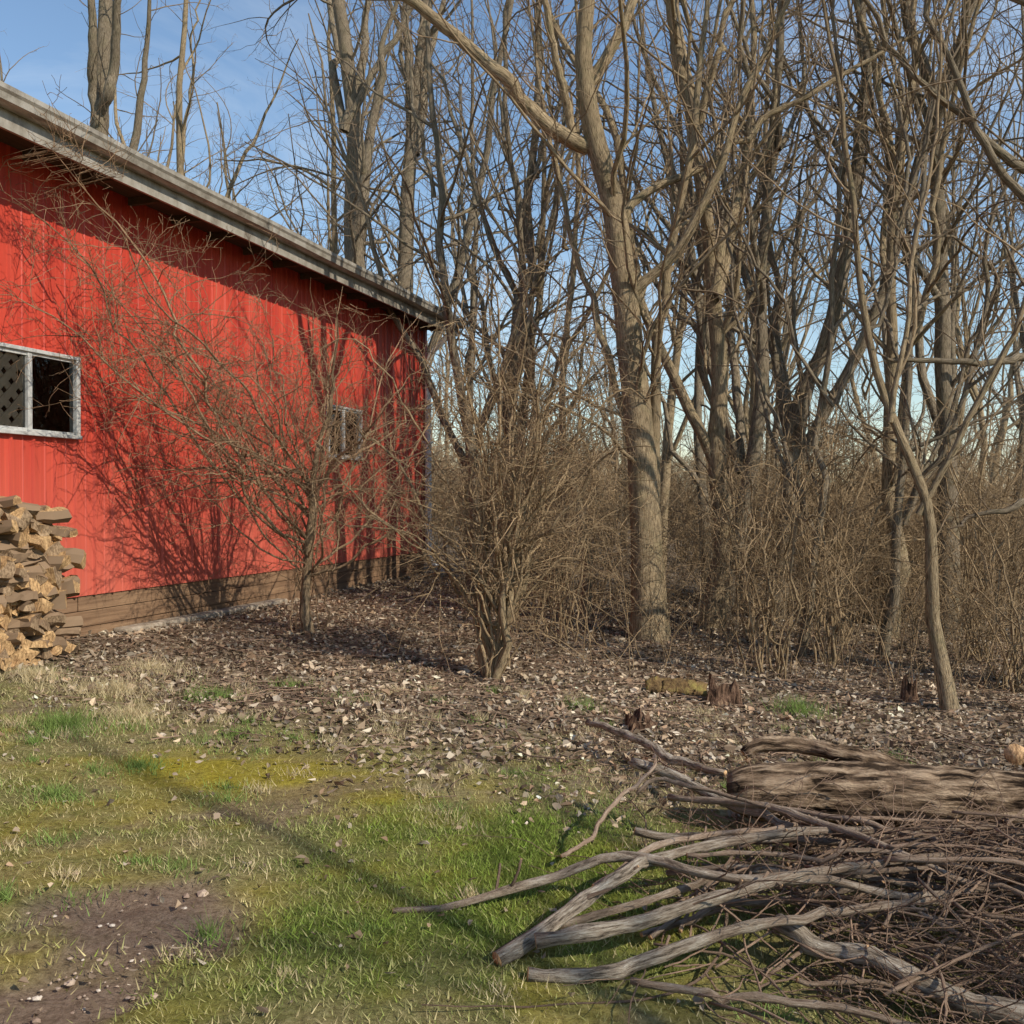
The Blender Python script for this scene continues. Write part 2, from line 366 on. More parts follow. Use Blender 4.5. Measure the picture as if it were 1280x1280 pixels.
def pebbles():
    n = 260; x = rng.normal(-1.38, .42, n); y = rng.normal(3.0, .38, n); di = zones(x, y)[3]; k = di > .25; x, y = x[k], y[k]; n = len(x)
    ph = (1+5**.5)/2; ic = np.array([(-1,ph,0),(1,ph,0),(-1,-ph,0),(1,-ph,0),(0,-1,ph),(0,1,ph),(0,-1,-ph),(0,1,-ph),(ph,0,-1),(ph,0,1),(-ph,0,-1),(-ph,0,1)])/1.9
    F = np.array([(0,11,5),(0,5,1),(0,1,7),(0,7,10),(0,10,11),(1,5,9),(5,11,4),(11,10,2),(10,7,6),(7,1,8),(3,9,4),(3,4,2),(3,2,6),(3,6,8),(3,8,9),(4,9,5),(2,4,11),(6,2,10),(8,6,7),(9,8,1)])
    r = rng.gamma(1.5, .0028, n)+.002
    V = ic[None]*r[:, None, None]*rng.uniform(.7, 1.35, (n, 1, 3))*(1+.15*rng.normal(size=(n, 12, 1)))
    V[..., 2] *= .6; V += np.stack([x, y, gz(x, y)-.020], 1)[:, None]
    lo = (np.arange(n)[:, None, None]*12+F[None]).ravel()
    col = np.array([(.42,.32,.24),(.58,.50,.41),(.28,.2,.15),(.34,.26,.2)])[rng.integers(0, 4, n)]
    obj("pebbles", raw_mesh("pebbles", V.reshape(-1, 3), lo, np.arange(n*20)*3, [tint_mat("stone", .85, 0)], None, False, cattr=np.repeat(col, 12, 0)))
pebbles()

def litter_sticks():
    n = 2400; x = rng.uniform(-3.5, 7, n); y = rng.uniform(5.2, 12, n); k = rng.random(n) < zones(x, y)[0]; t, s = wall_ts(x, y); k &= s > .3; x, y = x[k], y[k]; n = len(x)
    a = rng.uniform(0, 6.28, n); Ln = rng.uniform(.08, .6, n); m = 6; P = np.zeros((n, m, 3))
    for i in range(m):
        P[:, i, 0] = x+np.cos(a)*Ln*i/(m-1); P[:, i, 1] = y+np.sin(a)*Ln*i/(m-1); a = a+rng.normal(size=n)*.16
    P[..., 2] = gz(P[..., 0], P[..., 1])+.012+rng.uniform(0, .03, (n, 1)); R = np.full((n, m), 1.)*rng.uniform(.0015, .005, (n, 1))
    obj("fallen_twigs", tube_mesh("fallen_twigs", [(P, R, 4, False)], [M_PILE, M_CUT]))
litter_sticks()

# ------------------------------------------------------------------ barn
barn = empty("red_barn"); barn.location = (W0[0], W0[1], 0); barn.rotation_euler = (0, 0, math.atan2(E1[1], E1[0]))
def prisms(name, boxes, mat, parent=None, bev=0):
    V, F = [], []
    for (x0, x1, y0, y1, z0, z1) in boxes:
        o = len(V); V += [(x0,y0,z0),(x1,y0,z0),(x1,y1,z0),(x0,y1,z0),(x0,y0,z1),(x1,y0,z1),(x1,y1,z1),(x0,y1,z1)]
        F += [tuple(o+i for i in f) for f in ((0,3,2,1),(4,5,6,7),(0,1,5,4),(1,2,6,5),(2,3,7,6),(3,0,4,7))]
    me = bpy.data.meshes.new(name); me.from_pydata(V, [], F); me.materials.append(mat); o = obj(name, me, parent)
    if bev:
        md = o.modifiers.new("b", 'BEVEL'); md.width = bev; md.segments = 2
    return o
mr, nt, b = new_mat("red_metal", .45, .35)
tc = N(nt, "ShaderNodeTexCoord").outputs["Object"]
n1 = noise(nt, mapping(nt, tc, (3, 3, .35)), 1, 5, .6); n2 = noise(nt, mapping(nt, tc, (40, 40, 1.2)), 1, 4, .7)
c = ramp(nt, n1.outputs[0], [(.3,(.42,.036,.022)),(.55,(.52,.062,.036)),(.75,(.57,.105,.068))]).outputs[0]
c = mix(nt, .45, c, ramp(nt, n2.outputs[0], [(.35,(.55,.5,.5)),(.6,(1,1,1))]).outputs[0], 'MULTIPLY')
sz = N(nt, "ShaderNodeSeparateXYZ"); L(nt, tc, sz.inputs[0])
lowf = N(nt, "ShaderNodeMapRange"); lowf.inputs[1].default_value = 2.4; lowf.inputs[2].default_value = .8; lowf.inputs[4].default_value = .5; L(nt, sz.outputs[2], lowf.inputs[0])
c = mix(nt, lowf.outputs[0], c, (.56,.17,.12))
L(nt, c, b.inputs["Base Color"]); bump(nt, b, n2.outputs[0], .1, .003)
def ribbed(name, t0, t1, zb, topf, holes, parent, place):
    pitch = .2286; prof = []
    t = t0
    while t < t1:
        for dt, yy in ((0,0),(.094,0),(.103,-.006),(.112,0),(.188,0),(.198,-.019),(.2126,-.019),(.2226,0)):
            if t+dt < t1: prof.append((t+dt, yy))
        t += pitch
    prof.append((t1, 0))
    ts = np.array([p[0] for p in prof]); ys = np.array([p[1] for p in prof])
    for (a, bb, c_, d_) in holes:
        for e in (a, bb):
            yv = np.interp(e, ts, ys); i = np.searchsorted(ts, e); ts = np.insert(ts, i, e); ys = np.insert(ys, i, yv)
    V, F = [], []
    for i in range(len(ts)-1):
        if ts[i+1]-ts[i] < 1e-6: continue
        mid = (ts[i]+ts[i+1])/2; segs = [(zb, None)]
        for (a, bb, c_, d_) in holes:
            if a < mid < bb: segs = [(zb, c_), (d_, None)]
        for (za, zc) in segs:
            z1a = topf(ts[i]) if zc is None else zc; z1b = topf(ts[i+1]) if zc is None else zc
            o = len(V); V += [place(ts[i], ys[i], za), place(ts[i+1], ys[i+1], za), place(ts[i+1], ys[i+1], z1b), place(ts[i], ys[i], z1a)]; F.append((o, o+1, o+2, o+3))
    me = bpy.data.meshes.new(name); me.from_pydata(V, [], F); me.materials.append(mr); return obj(name, me, parent)
W1 = (-.87, .134, 2.14, 2.76); W2 = (4.5, 5.45, 2.17, 2.79)
T0, T1, DP = -9.0, 7.79, 8.0
ribbed("front_wall", T0, T1, .8, lambda t: 4.36, [W1, W2], barn, lambda t, y, z: (t, y, z))
ribbed("back_wall", T0, T1, .8, lambda t: 4.36, [], barn, lambda t, y, z: (t, DP-y, z))
gt = lambda t: 4.36+1.45*(1-abs(t-DP/2)/(DP/2))
ribbed("far_gable", 0, DP, .8, gt, [], barn, lambda t, y, z: (T1-y, t, z))
ribbed("near_gable", 0, DP, .8, gt, [], barn, lambda t, y, z: (T0+y, t, z))
def wood(name, a, bcol, sc=(1.5, 30, 30)):
    m, nt, b = new_mat(name, .9, .15); tc = N(nt, "ShaderNodeTexCoord").outputs["Object"]
    n = noise(nt, mapping(nt, tc, sc), 1, 6, .7); n2 = noise(nt, tc, 1.7, 4, .6)
    c = mix(nt, n2.outputs[0], ramp(nt, n.outputs[0], [(.3, bcol), (.7, a)]).outputs[0], bcol)
    L(nt, c, b.inputs["Base Color"]); bump(nt, b, n.outputs[0], .8, .01); return m
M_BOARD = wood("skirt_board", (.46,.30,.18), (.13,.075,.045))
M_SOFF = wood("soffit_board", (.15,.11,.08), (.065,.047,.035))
bd = []
for i in range(3):
    z1 = .802-.135*i; z0 = z1-.13; t = T0
    while t < T1:
        e = min(t+rng.uniform(2.2, 3.6), T1); bd.append((t+.003, e-.003, .008+rng.uniform(0, .012), .05, z0, z1)); t = e
prisms("skirt_boards", bd, M_BOARD, barn, .004)
prisms("skirt_side", [(T1-.05, T1+.0, .06, DP, .2, .8), (T0, T0+.05, .06, DP, 0, .8), (T0+.06, T1-.06, DP-.05, DP, 0, .8)], M_BOARD, barn)
mc, nt, b = new_mat("concrete", .95, .1); tc = N(nt, "ShaderNodeTexCoord").outputs["Object"]; n = noise(nt, tc, 12, 6, .7)
L(nt, ramp(nt, n.outputs[0], [(.3,(.18,.14,.10)),(.7,(.48,.41,.33))]).outputs[0], b.inputs["Base Color"]); bump(nt, b, n.outputs[0], .6, .02)
prisms("footing", [(.55, 3.3, -.16, -.01, .2, .49)], mc, barn, .02)
mg, nt, b = new_mat("gutter_metal", .5, .4); tc = N(nt, "ShaderNodeTexCoord").outputs["Object"]
n = noise(nt, mapping(nt, tc, (5, 20, 2.5)), 1, 6, .7); b.inputs["Metallic"].default_value = .15
L(nt, ramp(nt, n.outputs[0], [(.32,(.15,.125,.10)),(.5,(.31,.28,.235)),(.7,(.44,.41,.37))]).outputs[0], b.inputs["Base Color"])
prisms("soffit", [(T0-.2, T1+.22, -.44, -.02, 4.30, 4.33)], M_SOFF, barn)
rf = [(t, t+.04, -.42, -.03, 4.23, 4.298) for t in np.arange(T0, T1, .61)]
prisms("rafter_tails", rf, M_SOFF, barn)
prisms("fascia", [(T0-.2, T1+.22, -.47, -.443, 4.20, 4.42)], mg, barn)
def gutter():
    pr = [(-.475,4.44),(-.475,4.33),(-.53,4.325),(-.575,4.345),(-.585,4.39),(-.60,4.41),(-.60,4.445),(-.588,4.445),(-.588,4.41),(-.572,4.39),(-.565,4.355),(-.53,4.337),(-.484,4.342),(-.484,4.44)]
    ts = np.arange(T0-.2, T1+.25, .35); ts = np.append(ts, T1+.24); V, F = [], []
    for t in ts:
        dz = -.004*math.sin(t*2.1)-.012*(t > 7)*(t-7)
        V += [(t, y, z+dz) for y, z in pr]
    m = len(pr)
    for i in range(len(ts)-1):
        for j in range(m): F.append((i*m+j, i*m+(j+1) % m, (i+1)*m+(j+1) % m, (i+1)*m+j))
    o = (len(ts)-1)*m; F.append(tuple(o+j for j in range(1, 7)))
    me = bpy.data.meshes.new("gutter"); me.from_pydata(V, [], F); me.materials.append(mg); obj("gutter", me, barn)
gutter()
mrf, nt, b = new_mat("roof_metal", .5, .3); tc = N(nt, "ShaderNodeTexCoord").outputs["Object"]; n = noise(nt, tc, 3, 5, .7)
L(nt, ramp(nt, n.outputs[0], [(.3,(.18,.15,.12)),(.7,(.30,.27,.23))]).outputs[0], b.inputs["Base Color"])
def roof():
    V, F = [], []
    ts = np.arange(T0-.3, T1+.33, .0762); rz = 4.46+1.45*(DP/2+.5)/(DP/2)
    for i, t in enumerate(ts):
        dz = .02 if i % 3 == 0 else 0
        for (y, z) in ((-.52, 4.46), (DP/2, rz), (DP+.52, 4.46)): V += [(t, y, z+dz), (t, y, z+dz-.02-dz)]
    for i in range(len(ts)-1):
        a = i*6; c = a+6
        F += [(a, c, c+2, a+2), (a+2, c+2, c+4, a+4), (a+1, a+3, c+3, c+1), (a+3, a+5, c+5, c+3), (a, a+1, c+1, c), (a+4, c+4, c+5, a+5)]
    for a in (0, (len(ts)-1)*6): F += [(a, a+2, a+3, a+1), (a+2, a+4, a+5, a+3)]
    me = bpy.data.meshes.new("roof"); me.from_pydata(V, [], F); me.materials.append(mrf); obj("roof", me, barn)
roof()
mw, nt, b = new_mat("white_painted_metal", .45, .4); tc = N(nt, "ShaderNodeTexCoord").outputs["Object"]; n = noise(nt, tc, 9, 5, .7)
L(nt, ramp(nt, n.outputs[0], [(.3,(.65,.63,.60)),(.6,(.84,.84,.82))]).outputs[0], b.inputs["Base Color"])
mal, nt, b = new_mat("aluminium_frame", .4, .5); b.inputs["Metallic"].default_value = .3; tc = N(nt, "ShaderNodeTexCoord").outputs["Object"]; n = noise(nt, tc, 14, 5, .7)
L(nt, ramp(nt, n.outputs[0], [(.3,(.40,.39,.37)),(.6,(.62,.62,.60))]).outputs[0], b.inputs["Base Color"])
def dspipe():
    pl = [(7.62,-.53,4.36,.045),(7.62,-.52,4.22,.045),(7.64,-.30,4.02,.045),(7.68,-.09,3.86,.05),(7.70,-.085,3.6,.055),(7.70,-.085,2.2,.055),(7.70,-.085,.85,.055),(7.72,-.12,.62,.055),(7.76,-.34,.50,.055)]
    p = resample(pl, 60)[None]; me = tube_mesh("downspout", [(p[..., :3], p[..., 3], 8, False)], [mw, mw]); obj("downspout", me, barn)
    prisms("downspout_straps", [(7.63, 7.77, -.146, -.002, z, z+.03) for z in (1.2, 2.5, 3.6)], mw, barn)
dspipe()
prisms("corner_trim", [(T1-.07, T1+.018, -.024, -.019, .8, 4.29), (T1+.018, T1+.022, -.024, .07, .8, 4.29)], mr, barn)
mgl = bpy.data.materials.new("window_glass"); mgl.use_nodes = True; nt = mgl.node_tree; nt.nodes.clear()
out = N(nt, "ShaderNodeOutputMaterial"); tr = N(nt, "ShaderNodeBsdfTransparent"); gl = N(nt, "ShaderNodeBsdfGlossy"); gl.inputs["Roughness"].default_value = .03; gl.inputs[0].default_value = (.9,.9,.9,1)
tr.inputs[0].default_value = (.82,.82,.80,1)
fr = N(nt, "ShaderNodeFresnel"); fr.inputs[0].default_value = 1.6; ms = N(nt, "ShaderNodeMixShader"); L(nt, fr.outputs[0], ms.inputs[0]); L(nt, tr.outputs[0], ms.inputs[1]); L(nt, gl.outputs[0], ms.inputs[2]); L(nt, ms.outputs[0], out.inputs[0])
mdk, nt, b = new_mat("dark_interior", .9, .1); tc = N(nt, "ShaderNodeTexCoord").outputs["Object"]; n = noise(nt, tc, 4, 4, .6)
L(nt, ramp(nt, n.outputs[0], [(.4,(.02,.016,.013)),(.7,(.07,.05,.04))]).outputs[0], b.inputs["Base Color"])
mlt = wood("lattice_wood", (.72,.60,.45), (.50,.38,.27), (20, 20, 20))
def window(w, tag, lattice):
    a, bb, c_, d_ = w; f = .045; y0, y1 = -.045, .03
    prisms("window_frame"+tag, [(a-.01, a+f-.01, y0, y1, c_, d_), (bb-f+.01, bb+.01, y0, y1, c_, d_), (a-.01, bb+.01, y0-.003, y1, d_, d_+f-.015), (a-.02, bb+.02, y0-.008, y1, c_-f+.015, c_)], mal, barn, .004)
    m = (a+bb)/2-.03
    prisms("window_sash"+tag, [(m-.02, m+.025, y0+.012, y1-.02, c_+.002, d_-.002), (a+f, m-.021, y0+.02, y1-.03, c_+.002, c_+.028), (a+f, m-.021, y0+.02, y1-.03, d_-.028, d_-.002),
        (m+.026, bb-f, y0+.02, y1-.03, c_+.002, c_+.022), (m+.026, bb-f, y0+.02, y1-.03, d_-.022, d_-.002)], mal, barn)
    V = [(a+.02, -.006, c_+.01), (bb-.02, -.006, c_+.01), (bb-.02, -.006, d_-.01), (a+.02, -.006, d_-.01)]
    me = bpy.data.meshes.new("glass"); me.from_pydata(V, [], [(0, 1, 2, 3)]); me.materials.append(mgl); obj("window_glass"+tag, me, barn)
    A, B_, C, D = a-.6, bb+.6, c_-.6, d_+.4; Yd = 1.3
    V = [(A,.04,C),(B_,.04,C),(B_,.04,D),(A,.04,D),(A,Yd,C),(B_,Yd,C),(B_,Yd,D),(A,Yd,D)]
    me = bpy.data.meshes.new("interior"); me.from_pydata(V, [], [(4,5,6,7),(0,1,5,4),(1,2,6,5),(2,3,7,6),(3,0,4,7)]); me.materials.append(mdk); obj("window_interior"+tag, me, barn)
    if lattice:
        V, F = [], []
        x0, x1, z0, z1 = a+.01, m-.01, c_, d_
        for sgn, yy in ((1, .012), (-1, .021)):
            for k in np.arange(-1.2, 1.2, .145):
                cx = (x0+x1)/2+k; cz = (z0+z1)/2; hw = .030
                lo = max(z0-cz, (x0-cx) if sgn > 0 else -(x1-cx)); hi = min(z1-cz, (x1-cx) if sgn > 0 else -(x0-cx))
                if hi-lo < .04: continue
                o = len(V)
                for (s_, w_) in ((lo, -hw), (lo, hw), (hi, hw), (hi, -hw)):
                    V.append((cx+sgn*s_+w_*.707, yy, cz+s_-sgn*w_*.707)); 
                for i in range(4): V.append((V[o+i][0], yy+.008, V[o+i][2]))
                F += [tuple(o+i for i in f_) for f_ in ((0,1,2,3),(7,6,5,4),(0,4,5,1),(1,5,6,2),(2,6,7,3),(3,7,4,0))]
        me = bpy.data.meshes.new("lattice"); me.from_pydata(V, [], F); me.materials.append(mlt); obj("lattice_screen", me, barn)
window(W1, "", True); window(W2, "_b", False)

# ------------------------------------------------------------------ wood pile
def woodpile():
    V, F, MI = [], [], []
    def piece(c, ax, ln, w, roll):
        base = 0 if rng.random() < .6 else 1; cutm = 0 if rng.random() < .65 else 1
        k = rng.random()
        if k < .6: sec = [(-.55,-.4),(0,-.5),(.6,-.42),(.5,.05),(.15,.5),(-.3,.3)]
        elif k < .85: sec = [(-.6,-.35),(0,-.3),(.6,-.3),(.55,.25),(0,.33),(-.5,.35)]
        else: sec = [(.5*math.cos(a), .5*math.sin(a)) for a in np.linspace(0, 6.28, 9)[:-1]]
        m = len(sec); sec = np.array(sec)*w*(1+.17*rng.normal(size=(m, 2))); cr, sr = math.cos(roll), math.sin(roll)
        sec = np.stack([sec[:, 0]*cr-sec[:, 1]*sr, sec[:, 0]*sr+sec[:, 1]*cr], 1)
        ax = ax/np.linalg.norm(ax); up = np.array([0, 0, 1.]); s1 = np.cross(ax, up); s1 /= np.linalg.norm(s1); u1 = np.cross(s1, ax)
        o = len(V); es = (-.5, -.3, -.1, .1, .3, .5); sl = rng.normal()*.2
        for kk, e in enumerate(es):
            off = rng.normal(size=3)*.005; sc = 1+.07*rng.normal()
            for q_ in sec:
                jj = 1+.07*rng.normal()
                V.append(tuple(c+ax*(ln*e+sl*q_[0]*(1 if abs(e) == .5 else 0)+(.012*rng.normal() if abs(e) == .5 else 0))+off+(s1*q_[0]+u1*q_[1])*sc*jj))
        for r_ in range(len(es)-1):
            for j in range(m):
                F.append((o+r_*m+j, o+r_*m+(j+1) % m, o+(r_+1)*m+(j+1) % m, o+(r_+1)*m+j)); MI.append(2 if (m == 8 or j in (2, 3)) else base)
        F.append(tuple(o+j for j in range(m-1, -1, -1))); MI.append(cutm); F.append(tuple(o+(len(es)-1)*m+j for j in range(m))); MI.append(cutm)
    z = .40; row = 0
    while z < 1.58:
        t = -3.4; endt = -.56+rng.uniform(-.14, .08)-(.08 if z > 1.40 else 0)-(.16 if z > 1.5 else 0); hh = rng.uniform(.05, .072)
        while t < endt:
            w = rng.uniform(.055, .12)
            cross = rng.random() < .16 or t > endt-.2 and rng.random() < .35
            if cross:
                for s_ in (.14, .25, .37, .50):
                    wx, wy = wpt(t+rng.uniform(-.05, .05), s_+rng.uniform(-.03, .03)); yaw = rng.normal()*.35; ax = np.array([E1[0]*math.cos(yaw)-E1[1]*math.sin(yaw), E1[0]*math.sin(yaw)+E1[1]*math.cos(yaw), rng.normal()*.12])
                    piece(np.array([wx, wy, z+hh/2]), ax, rng.uniform(.22, .38), .085, rng.normal()*.7)
                t += .2; continue
            yaw = rng.normal()*.3; ax = np.array([NN[0]*math.cos(yaw)-NN[1]*math.sin(yaw), NN[0]*math.sin(yaw)+NN[1]*math.cos(yaw), rng.normal()*.15])
            wx, wy = wpt(t+w/2, .30+rng.uniform(-.07, .11)); piece(np.array([wx, wy, z+hh/2+rng.normal()*.016]), ax, rng.uniform(.34, .50), w*1.18, rng.uniform(-.9, .9)+(math.pi if rng.random() < .4 else 0))
            t += w*.9
        z += hh; row += 1
    me = bpy.data.meshes.new("firewood_stack"); me.from_pydata(V, [], F)
    for m_ in (M_SPLIT, M_SPLITG, M_LOG): me.materials.append(m_)
    me.polygons.foreach_set("material_index", MI); obj("firewood_stack", me)
woodpile()

# ------------------------------------------------------------------ hero trees / shrubs  (x, y, z, r)
def G(x, y): return float(gz(x, y))
mt = [
 [(1.42,10.3,0,.24),(1.40,10.3,.35,.175),(1.33,10.3,1.8,.155),(1.14,10.3,3.5,.138),(1.04,10.25,4.35,.125),(.80,10.2,5.35,.108),(.68,10.1,6.0,.09),(.72,10.0,6.9,.072),(.95,9.9,9.2,.04),(1.1,9.8,11.5,.015)],
 [(.78,10.2,5.25,.085),(.58,10.1,5.32,.080),(.05,10.0,5.80,.070),(-.40,9.9,6.32,.062),(-1.25,9.8,6.85,.05),(-2.4,9.6,7.3,.03),(-3.6,9.4,8.1,.01)],
 [(.72,10.15,5.8,.07),(1.0,10.2,6.2,.06),(1.28,10.3,6.7,.05),(1.5,10.5,8.0,.035),(1.9,10.5,9.8,.01)],
 [(1.12,10.3,3.65,.062),(1.5,10.2,4.1,.052),(1.93,10.1,4.45,.046),(2.25,10.0,5.35,.036),(2.75,9.9,6.6,.024),(3.3,9.8,8.2,.01)],
 [(1.05,10.3,4.3,.055),(1.35,10.4,4.8,.045),(2.3,10.5,5.3,.036),(3.3,10.6,6.1,.027),(4.4,10.6,6.7,.016),(5.2,10.6,7.2,.008)],
 [(1.62,10.5,0,.10),(1.56,10.45,1.0,.07),(1.62,10.4,2.4,.058),(1.75,10.4,4.2,.047),(2.0,10.4,6.0,.034),(2.1,10.4,8.5,.012)],
 [(1.28,10.3,2.2,.045),(1.0,10.4,3.2,.036),(.7,10.5,4.4,.028),(.35,10.6,6.0,.02),(.1,10.6,7.8,.008)],
 [(.62,10.1,5.35,.045),(.45,9.9,6.1,.036),(.2,9.7,7.2,.028),(0,9.6,8.5,.01)],
]
obj("bare_maple_tree", grow("bare_maple_tree", mt, lv(1.15), M_BARK, sides0=14, n0=40, jit=.009, rough=.07, kink=.04))
rt = [[(3.46,7.75,-.1,.08),(3.42,7.75,.2,.062),(3.30,7.75,1.0,.05),(3.18,7.7,1.62,.042),(2.95,7.7,2.2,.034),(2.72,7.7,3.0,.028),(2.6,7.7,4.2,.02),(2.3,7.6,6.2,.008)],
      [(3.20,7.72,1.5,.028),(3.55,7.6,2.3,.024),(3.9,7.5,3.1,.02),(4.3,7.4,4.6,.014),(4.5,7.3,6.2,.006)],
      [(2.95,7.7,2.2,.022),(3.1,7.8,3.2,.018),(3.4,7.9,4.6,.012),(3.5,8,6.5,.006)]]
obj("leaning_bare_tree", grow("leaning_bare_tree", rt, lv(1.1, rk=.006), M_BARK, jit=.008, kink=.03))
ra = [[(5.6,8.6,-.3,.2),(5.5,8.6,1.6,.15),(5.3,8.5,3.6,.12),(5.0,8.4,6,.09),(4.8,8.3,9,.04)],
      [(5.5,8.6,1.8,.05),(4.9,8.5,1.75,.045),(4.45,8.4,1.55,.035),(4.0,8.3,1.45,.02),(3.6,8.2,1.3,.006)],
      [(5.4,8.5,2.4,.055),(4.8,8.4,2.75,.042),(4.1,8.3,2.85,.032),(3.4,8.2,2.75,.02),(2.9,8.1,2.9,.006)],
      [(5.3,8.5,3.4,.06),(4.7,8.3,3.75,.045),(4.1,8.2,4.3,.036),(3.5,8.1,5.2,.025),(3.2,8.0,6.6,.008)],
      [(5.2,8.5,4.2,.055),(4.4,8.3,4.4,.042),(3.7,8.2,4.75,.03),(2.9,8.1,5.6,.018),(1.9,8.0,6.1,.006)],
      [(5.1,8.4,5.0,.05),(4.2,8.2,5.6,.035),(3.4,8.0,6.4,.022),(2.7,7.8,7.4,.008)]]
obj("bare_walnut_tree", grow("bare_walnut_tree", ra, lv(.8), M_BARKG, sides0=10, jit=.012, kink=.05))

def trunk(x, y, h, r, leanx=0, leany=0, bow=.3, n=7):
    z0 = G(x, y)-.1; pts = []
    ph = rng.uniform(0, 6.28); pb = rng.uniform(.6, 1.5)
    for i in range(n):
        f = i/(n-1)
        pts.append((x+leanx*f*h+bow*math.sin(f*4*pb+ph)*f, y+leany*f*h+bow*.6*math.cos(f*3.5*pb+ph)*f, z0+f*h, r*(1.35 if i == 0 else 1)*(1-.88*f)+.004))
    return pts
def forked(x, y, h, r, nf=3, leanx=0, spread=.25, bow=.5):
    main = trunk(x, y, h, r, leanx, 0, bow); out = [main]
    for i in range(nf):
        k = rng.integers(1, 4); p = main[k]; a = rng.uniform(0, 6.28); sp = spread*rng.uniform(.6, 1.9); hh = (h-(p[2]))*rng.uniform(.5, .9); r1 = p[3]*rng.uniform(.45,.75)
        ll = []; b1 = rng.normal()*.45; b2 = rng.normal()*.45
        for j in range(6):
            f = j/5; ll.append((p[0]+math.cos(a)*sp*hh*(f**.75)+b1*math.sin(f*4)*f, p[1]+math.sin(a)*sp*hh*(f**.75)+b2*math.sin(f*3.3)*f, p[2]+hh*f, r1*(1-.88*f)+.004))
        out.append(ll)
    return out
hero = [
 (-8.4,20.0,17,.32,3,.0,"bare_oak_tree"), (-7.7,21.5,16,.14,3,.02,"bare_ash_tree"),
 (-3.0,19.5,17,.28,4,-.02,"bare_oak_tree"), (-2.1,20.5,17,.24,4,.01,"bare_oak_tree"), (-4.2,22,15,.11,3,.0,"bare_ash_tree"),
 (-.55,13.6,11,.08,4,-.05,"bare_cherry_tree"), (.0,14.2,12,.10,4,.02,"bare_cherry_tree"),
 (2.35,11.6,12,.12,4,-.015,"bare_ash_tree"), (2.6,12.4,12,.10,5,.10,"bare_cherry_tree"), (3.4,12.8,13,.12,4,.13,"bare_cherry_tree"),
 (4.6,12.0,12,.085,4,.04,"bare_cherry_tree"), (5.6,12.6,13,.13,4,-.04,"bare_ash_tree"),(3.9,10.3,9,.045,4,.11,"bare_sapling"),(.9,11.6,9,.05,3,-.07,"bare_sapling"),(2.9,9.9,8,.038,4,.07,"bare_sapling"),
]
for i, (x, y, h, r, nf, ln, nm) in enumerate(hero):
    obj(nm, grow(nm, forked(x, y, h, r, nf, ln), lv(.85 if y < 16 else .7), M_BARK if i % 3 == 1 else M_BARKG, n0=26, jit=.018, kink=.07))

def shrub_stems(x, y, n, h, spread, r=.022, z0=None, squeeze=1.0):
    st = []
    z0 = G(x, y)-.03 if z0 is None else z0
    for i in range(n):
        a = rng.uniform(0, 6.28); sp = spread*rng.uniform(.2, 1.15); hh = h*rng.uniform(.5, 1.08); rr = r*rng.uniform(.5, 1.2)
        bx, by = x+rng.normal()*.09, y+rng.normal()*.09; dx, dy = math.cos(a)*sp, math.sin(a)*sp*squeeze; dr = rng.uniform(.68, 1.0)
        st.append([(bx, by, z0, rr*1.2), (bx+dx*.10, by+dy*.10, z0+hh*.35, rr), (bx+dx*.30, by+dy*.30, z0+hh*.70, rr*.8), (bx+dx*.65, by+dy*.65, z0+hh*.96, rr*.5), (bx+dx, by+dy, z0+hh*dr, rr*.15)])
    return st
def dens(k): return [dict(c, den=c['den']*k) for c in SHRUB]
zb = G(-1.93, 9.3)
ls = [[(-1.93,9.3,zb-.05,.065),(-1.95,9.3,zb+.3,.045),(-1.90,9.28,zb+.9,.040),(-1.88,9.25,zb+1.45,.03),(-1.7,9.1,zb+2.3,.015),(-1.5,9.0,zb+3.0,.005)]]
DS = [(-1.3,-1.3,2.9),(-1.0,-.6,2.6),(-1.5,-2.0,3.9),(-.6,.2,3.0),(.5,-.5,2.7),(1.2,.2,2.3),(.2,.8,2.9),(-1.3,-1.7,2.2),(.9,-.9,2.1),(1.3,-.3,1.5),(-.9,-1.2,1.5),(-.2,-1.1,2.9),(-.9,.1,1.9),(-1.2,-1.0,3.4),(-1.6,-1.6,3.2),(-.7,-.9,2.3),(.7,.3,2.0),(.4,-1.0,2.4),(-.4,-.5,2.6),(1.0,.7,2.7),(-1.4,-.7,1.7),(.1,-.2,3.2),(-.5,-1.5,1.9),(1.4,.1,1.9),
      (-1.7,-2.3,2.8),(-1.1,-2.0,3.4),(-.3,-1.7,2.5),(-1.0,-1.5,2.6),(.6,-1.3,1.7),(-1.8,-1.9,3.6),(.9,.5,3.1),(.3,.4,3.4),(1.5,.8,2.6),(-.2,.6,2.2)]
for (dx, dy, dz) in DS:
    z1 = zb+rng.uniform(.55, 1.45); r_ = rng.uniform(.008, .017)
    ls.append([(-1.90,9.27,z1,r_),(-1.9+dx*.35,9.27+dy*.35,z1+.25*(dz-1),r_*.85),(-1.9+dx*.75,9.27+dy*.75,zb+.78*dz+.25,r_*.6),(-1.9+dx*1.05,9.27+dy*1.05,zb+dz,r_*.15)])
ls += shrub_stems(-1.95, 9.35, 8, 2.6, 1.1, .008)
obj("honeysuckle_shrub", grow("honeysuckle_shrub", ls, dens(1.3), bark_material("bark_red_shrub", (.52,.39,.24), (.32,.23,.145), (.23,.15,.09)), barn=True, sides0=7, jit=.010, kink=.04))
zc = G(-.16, 7.8); cs = []
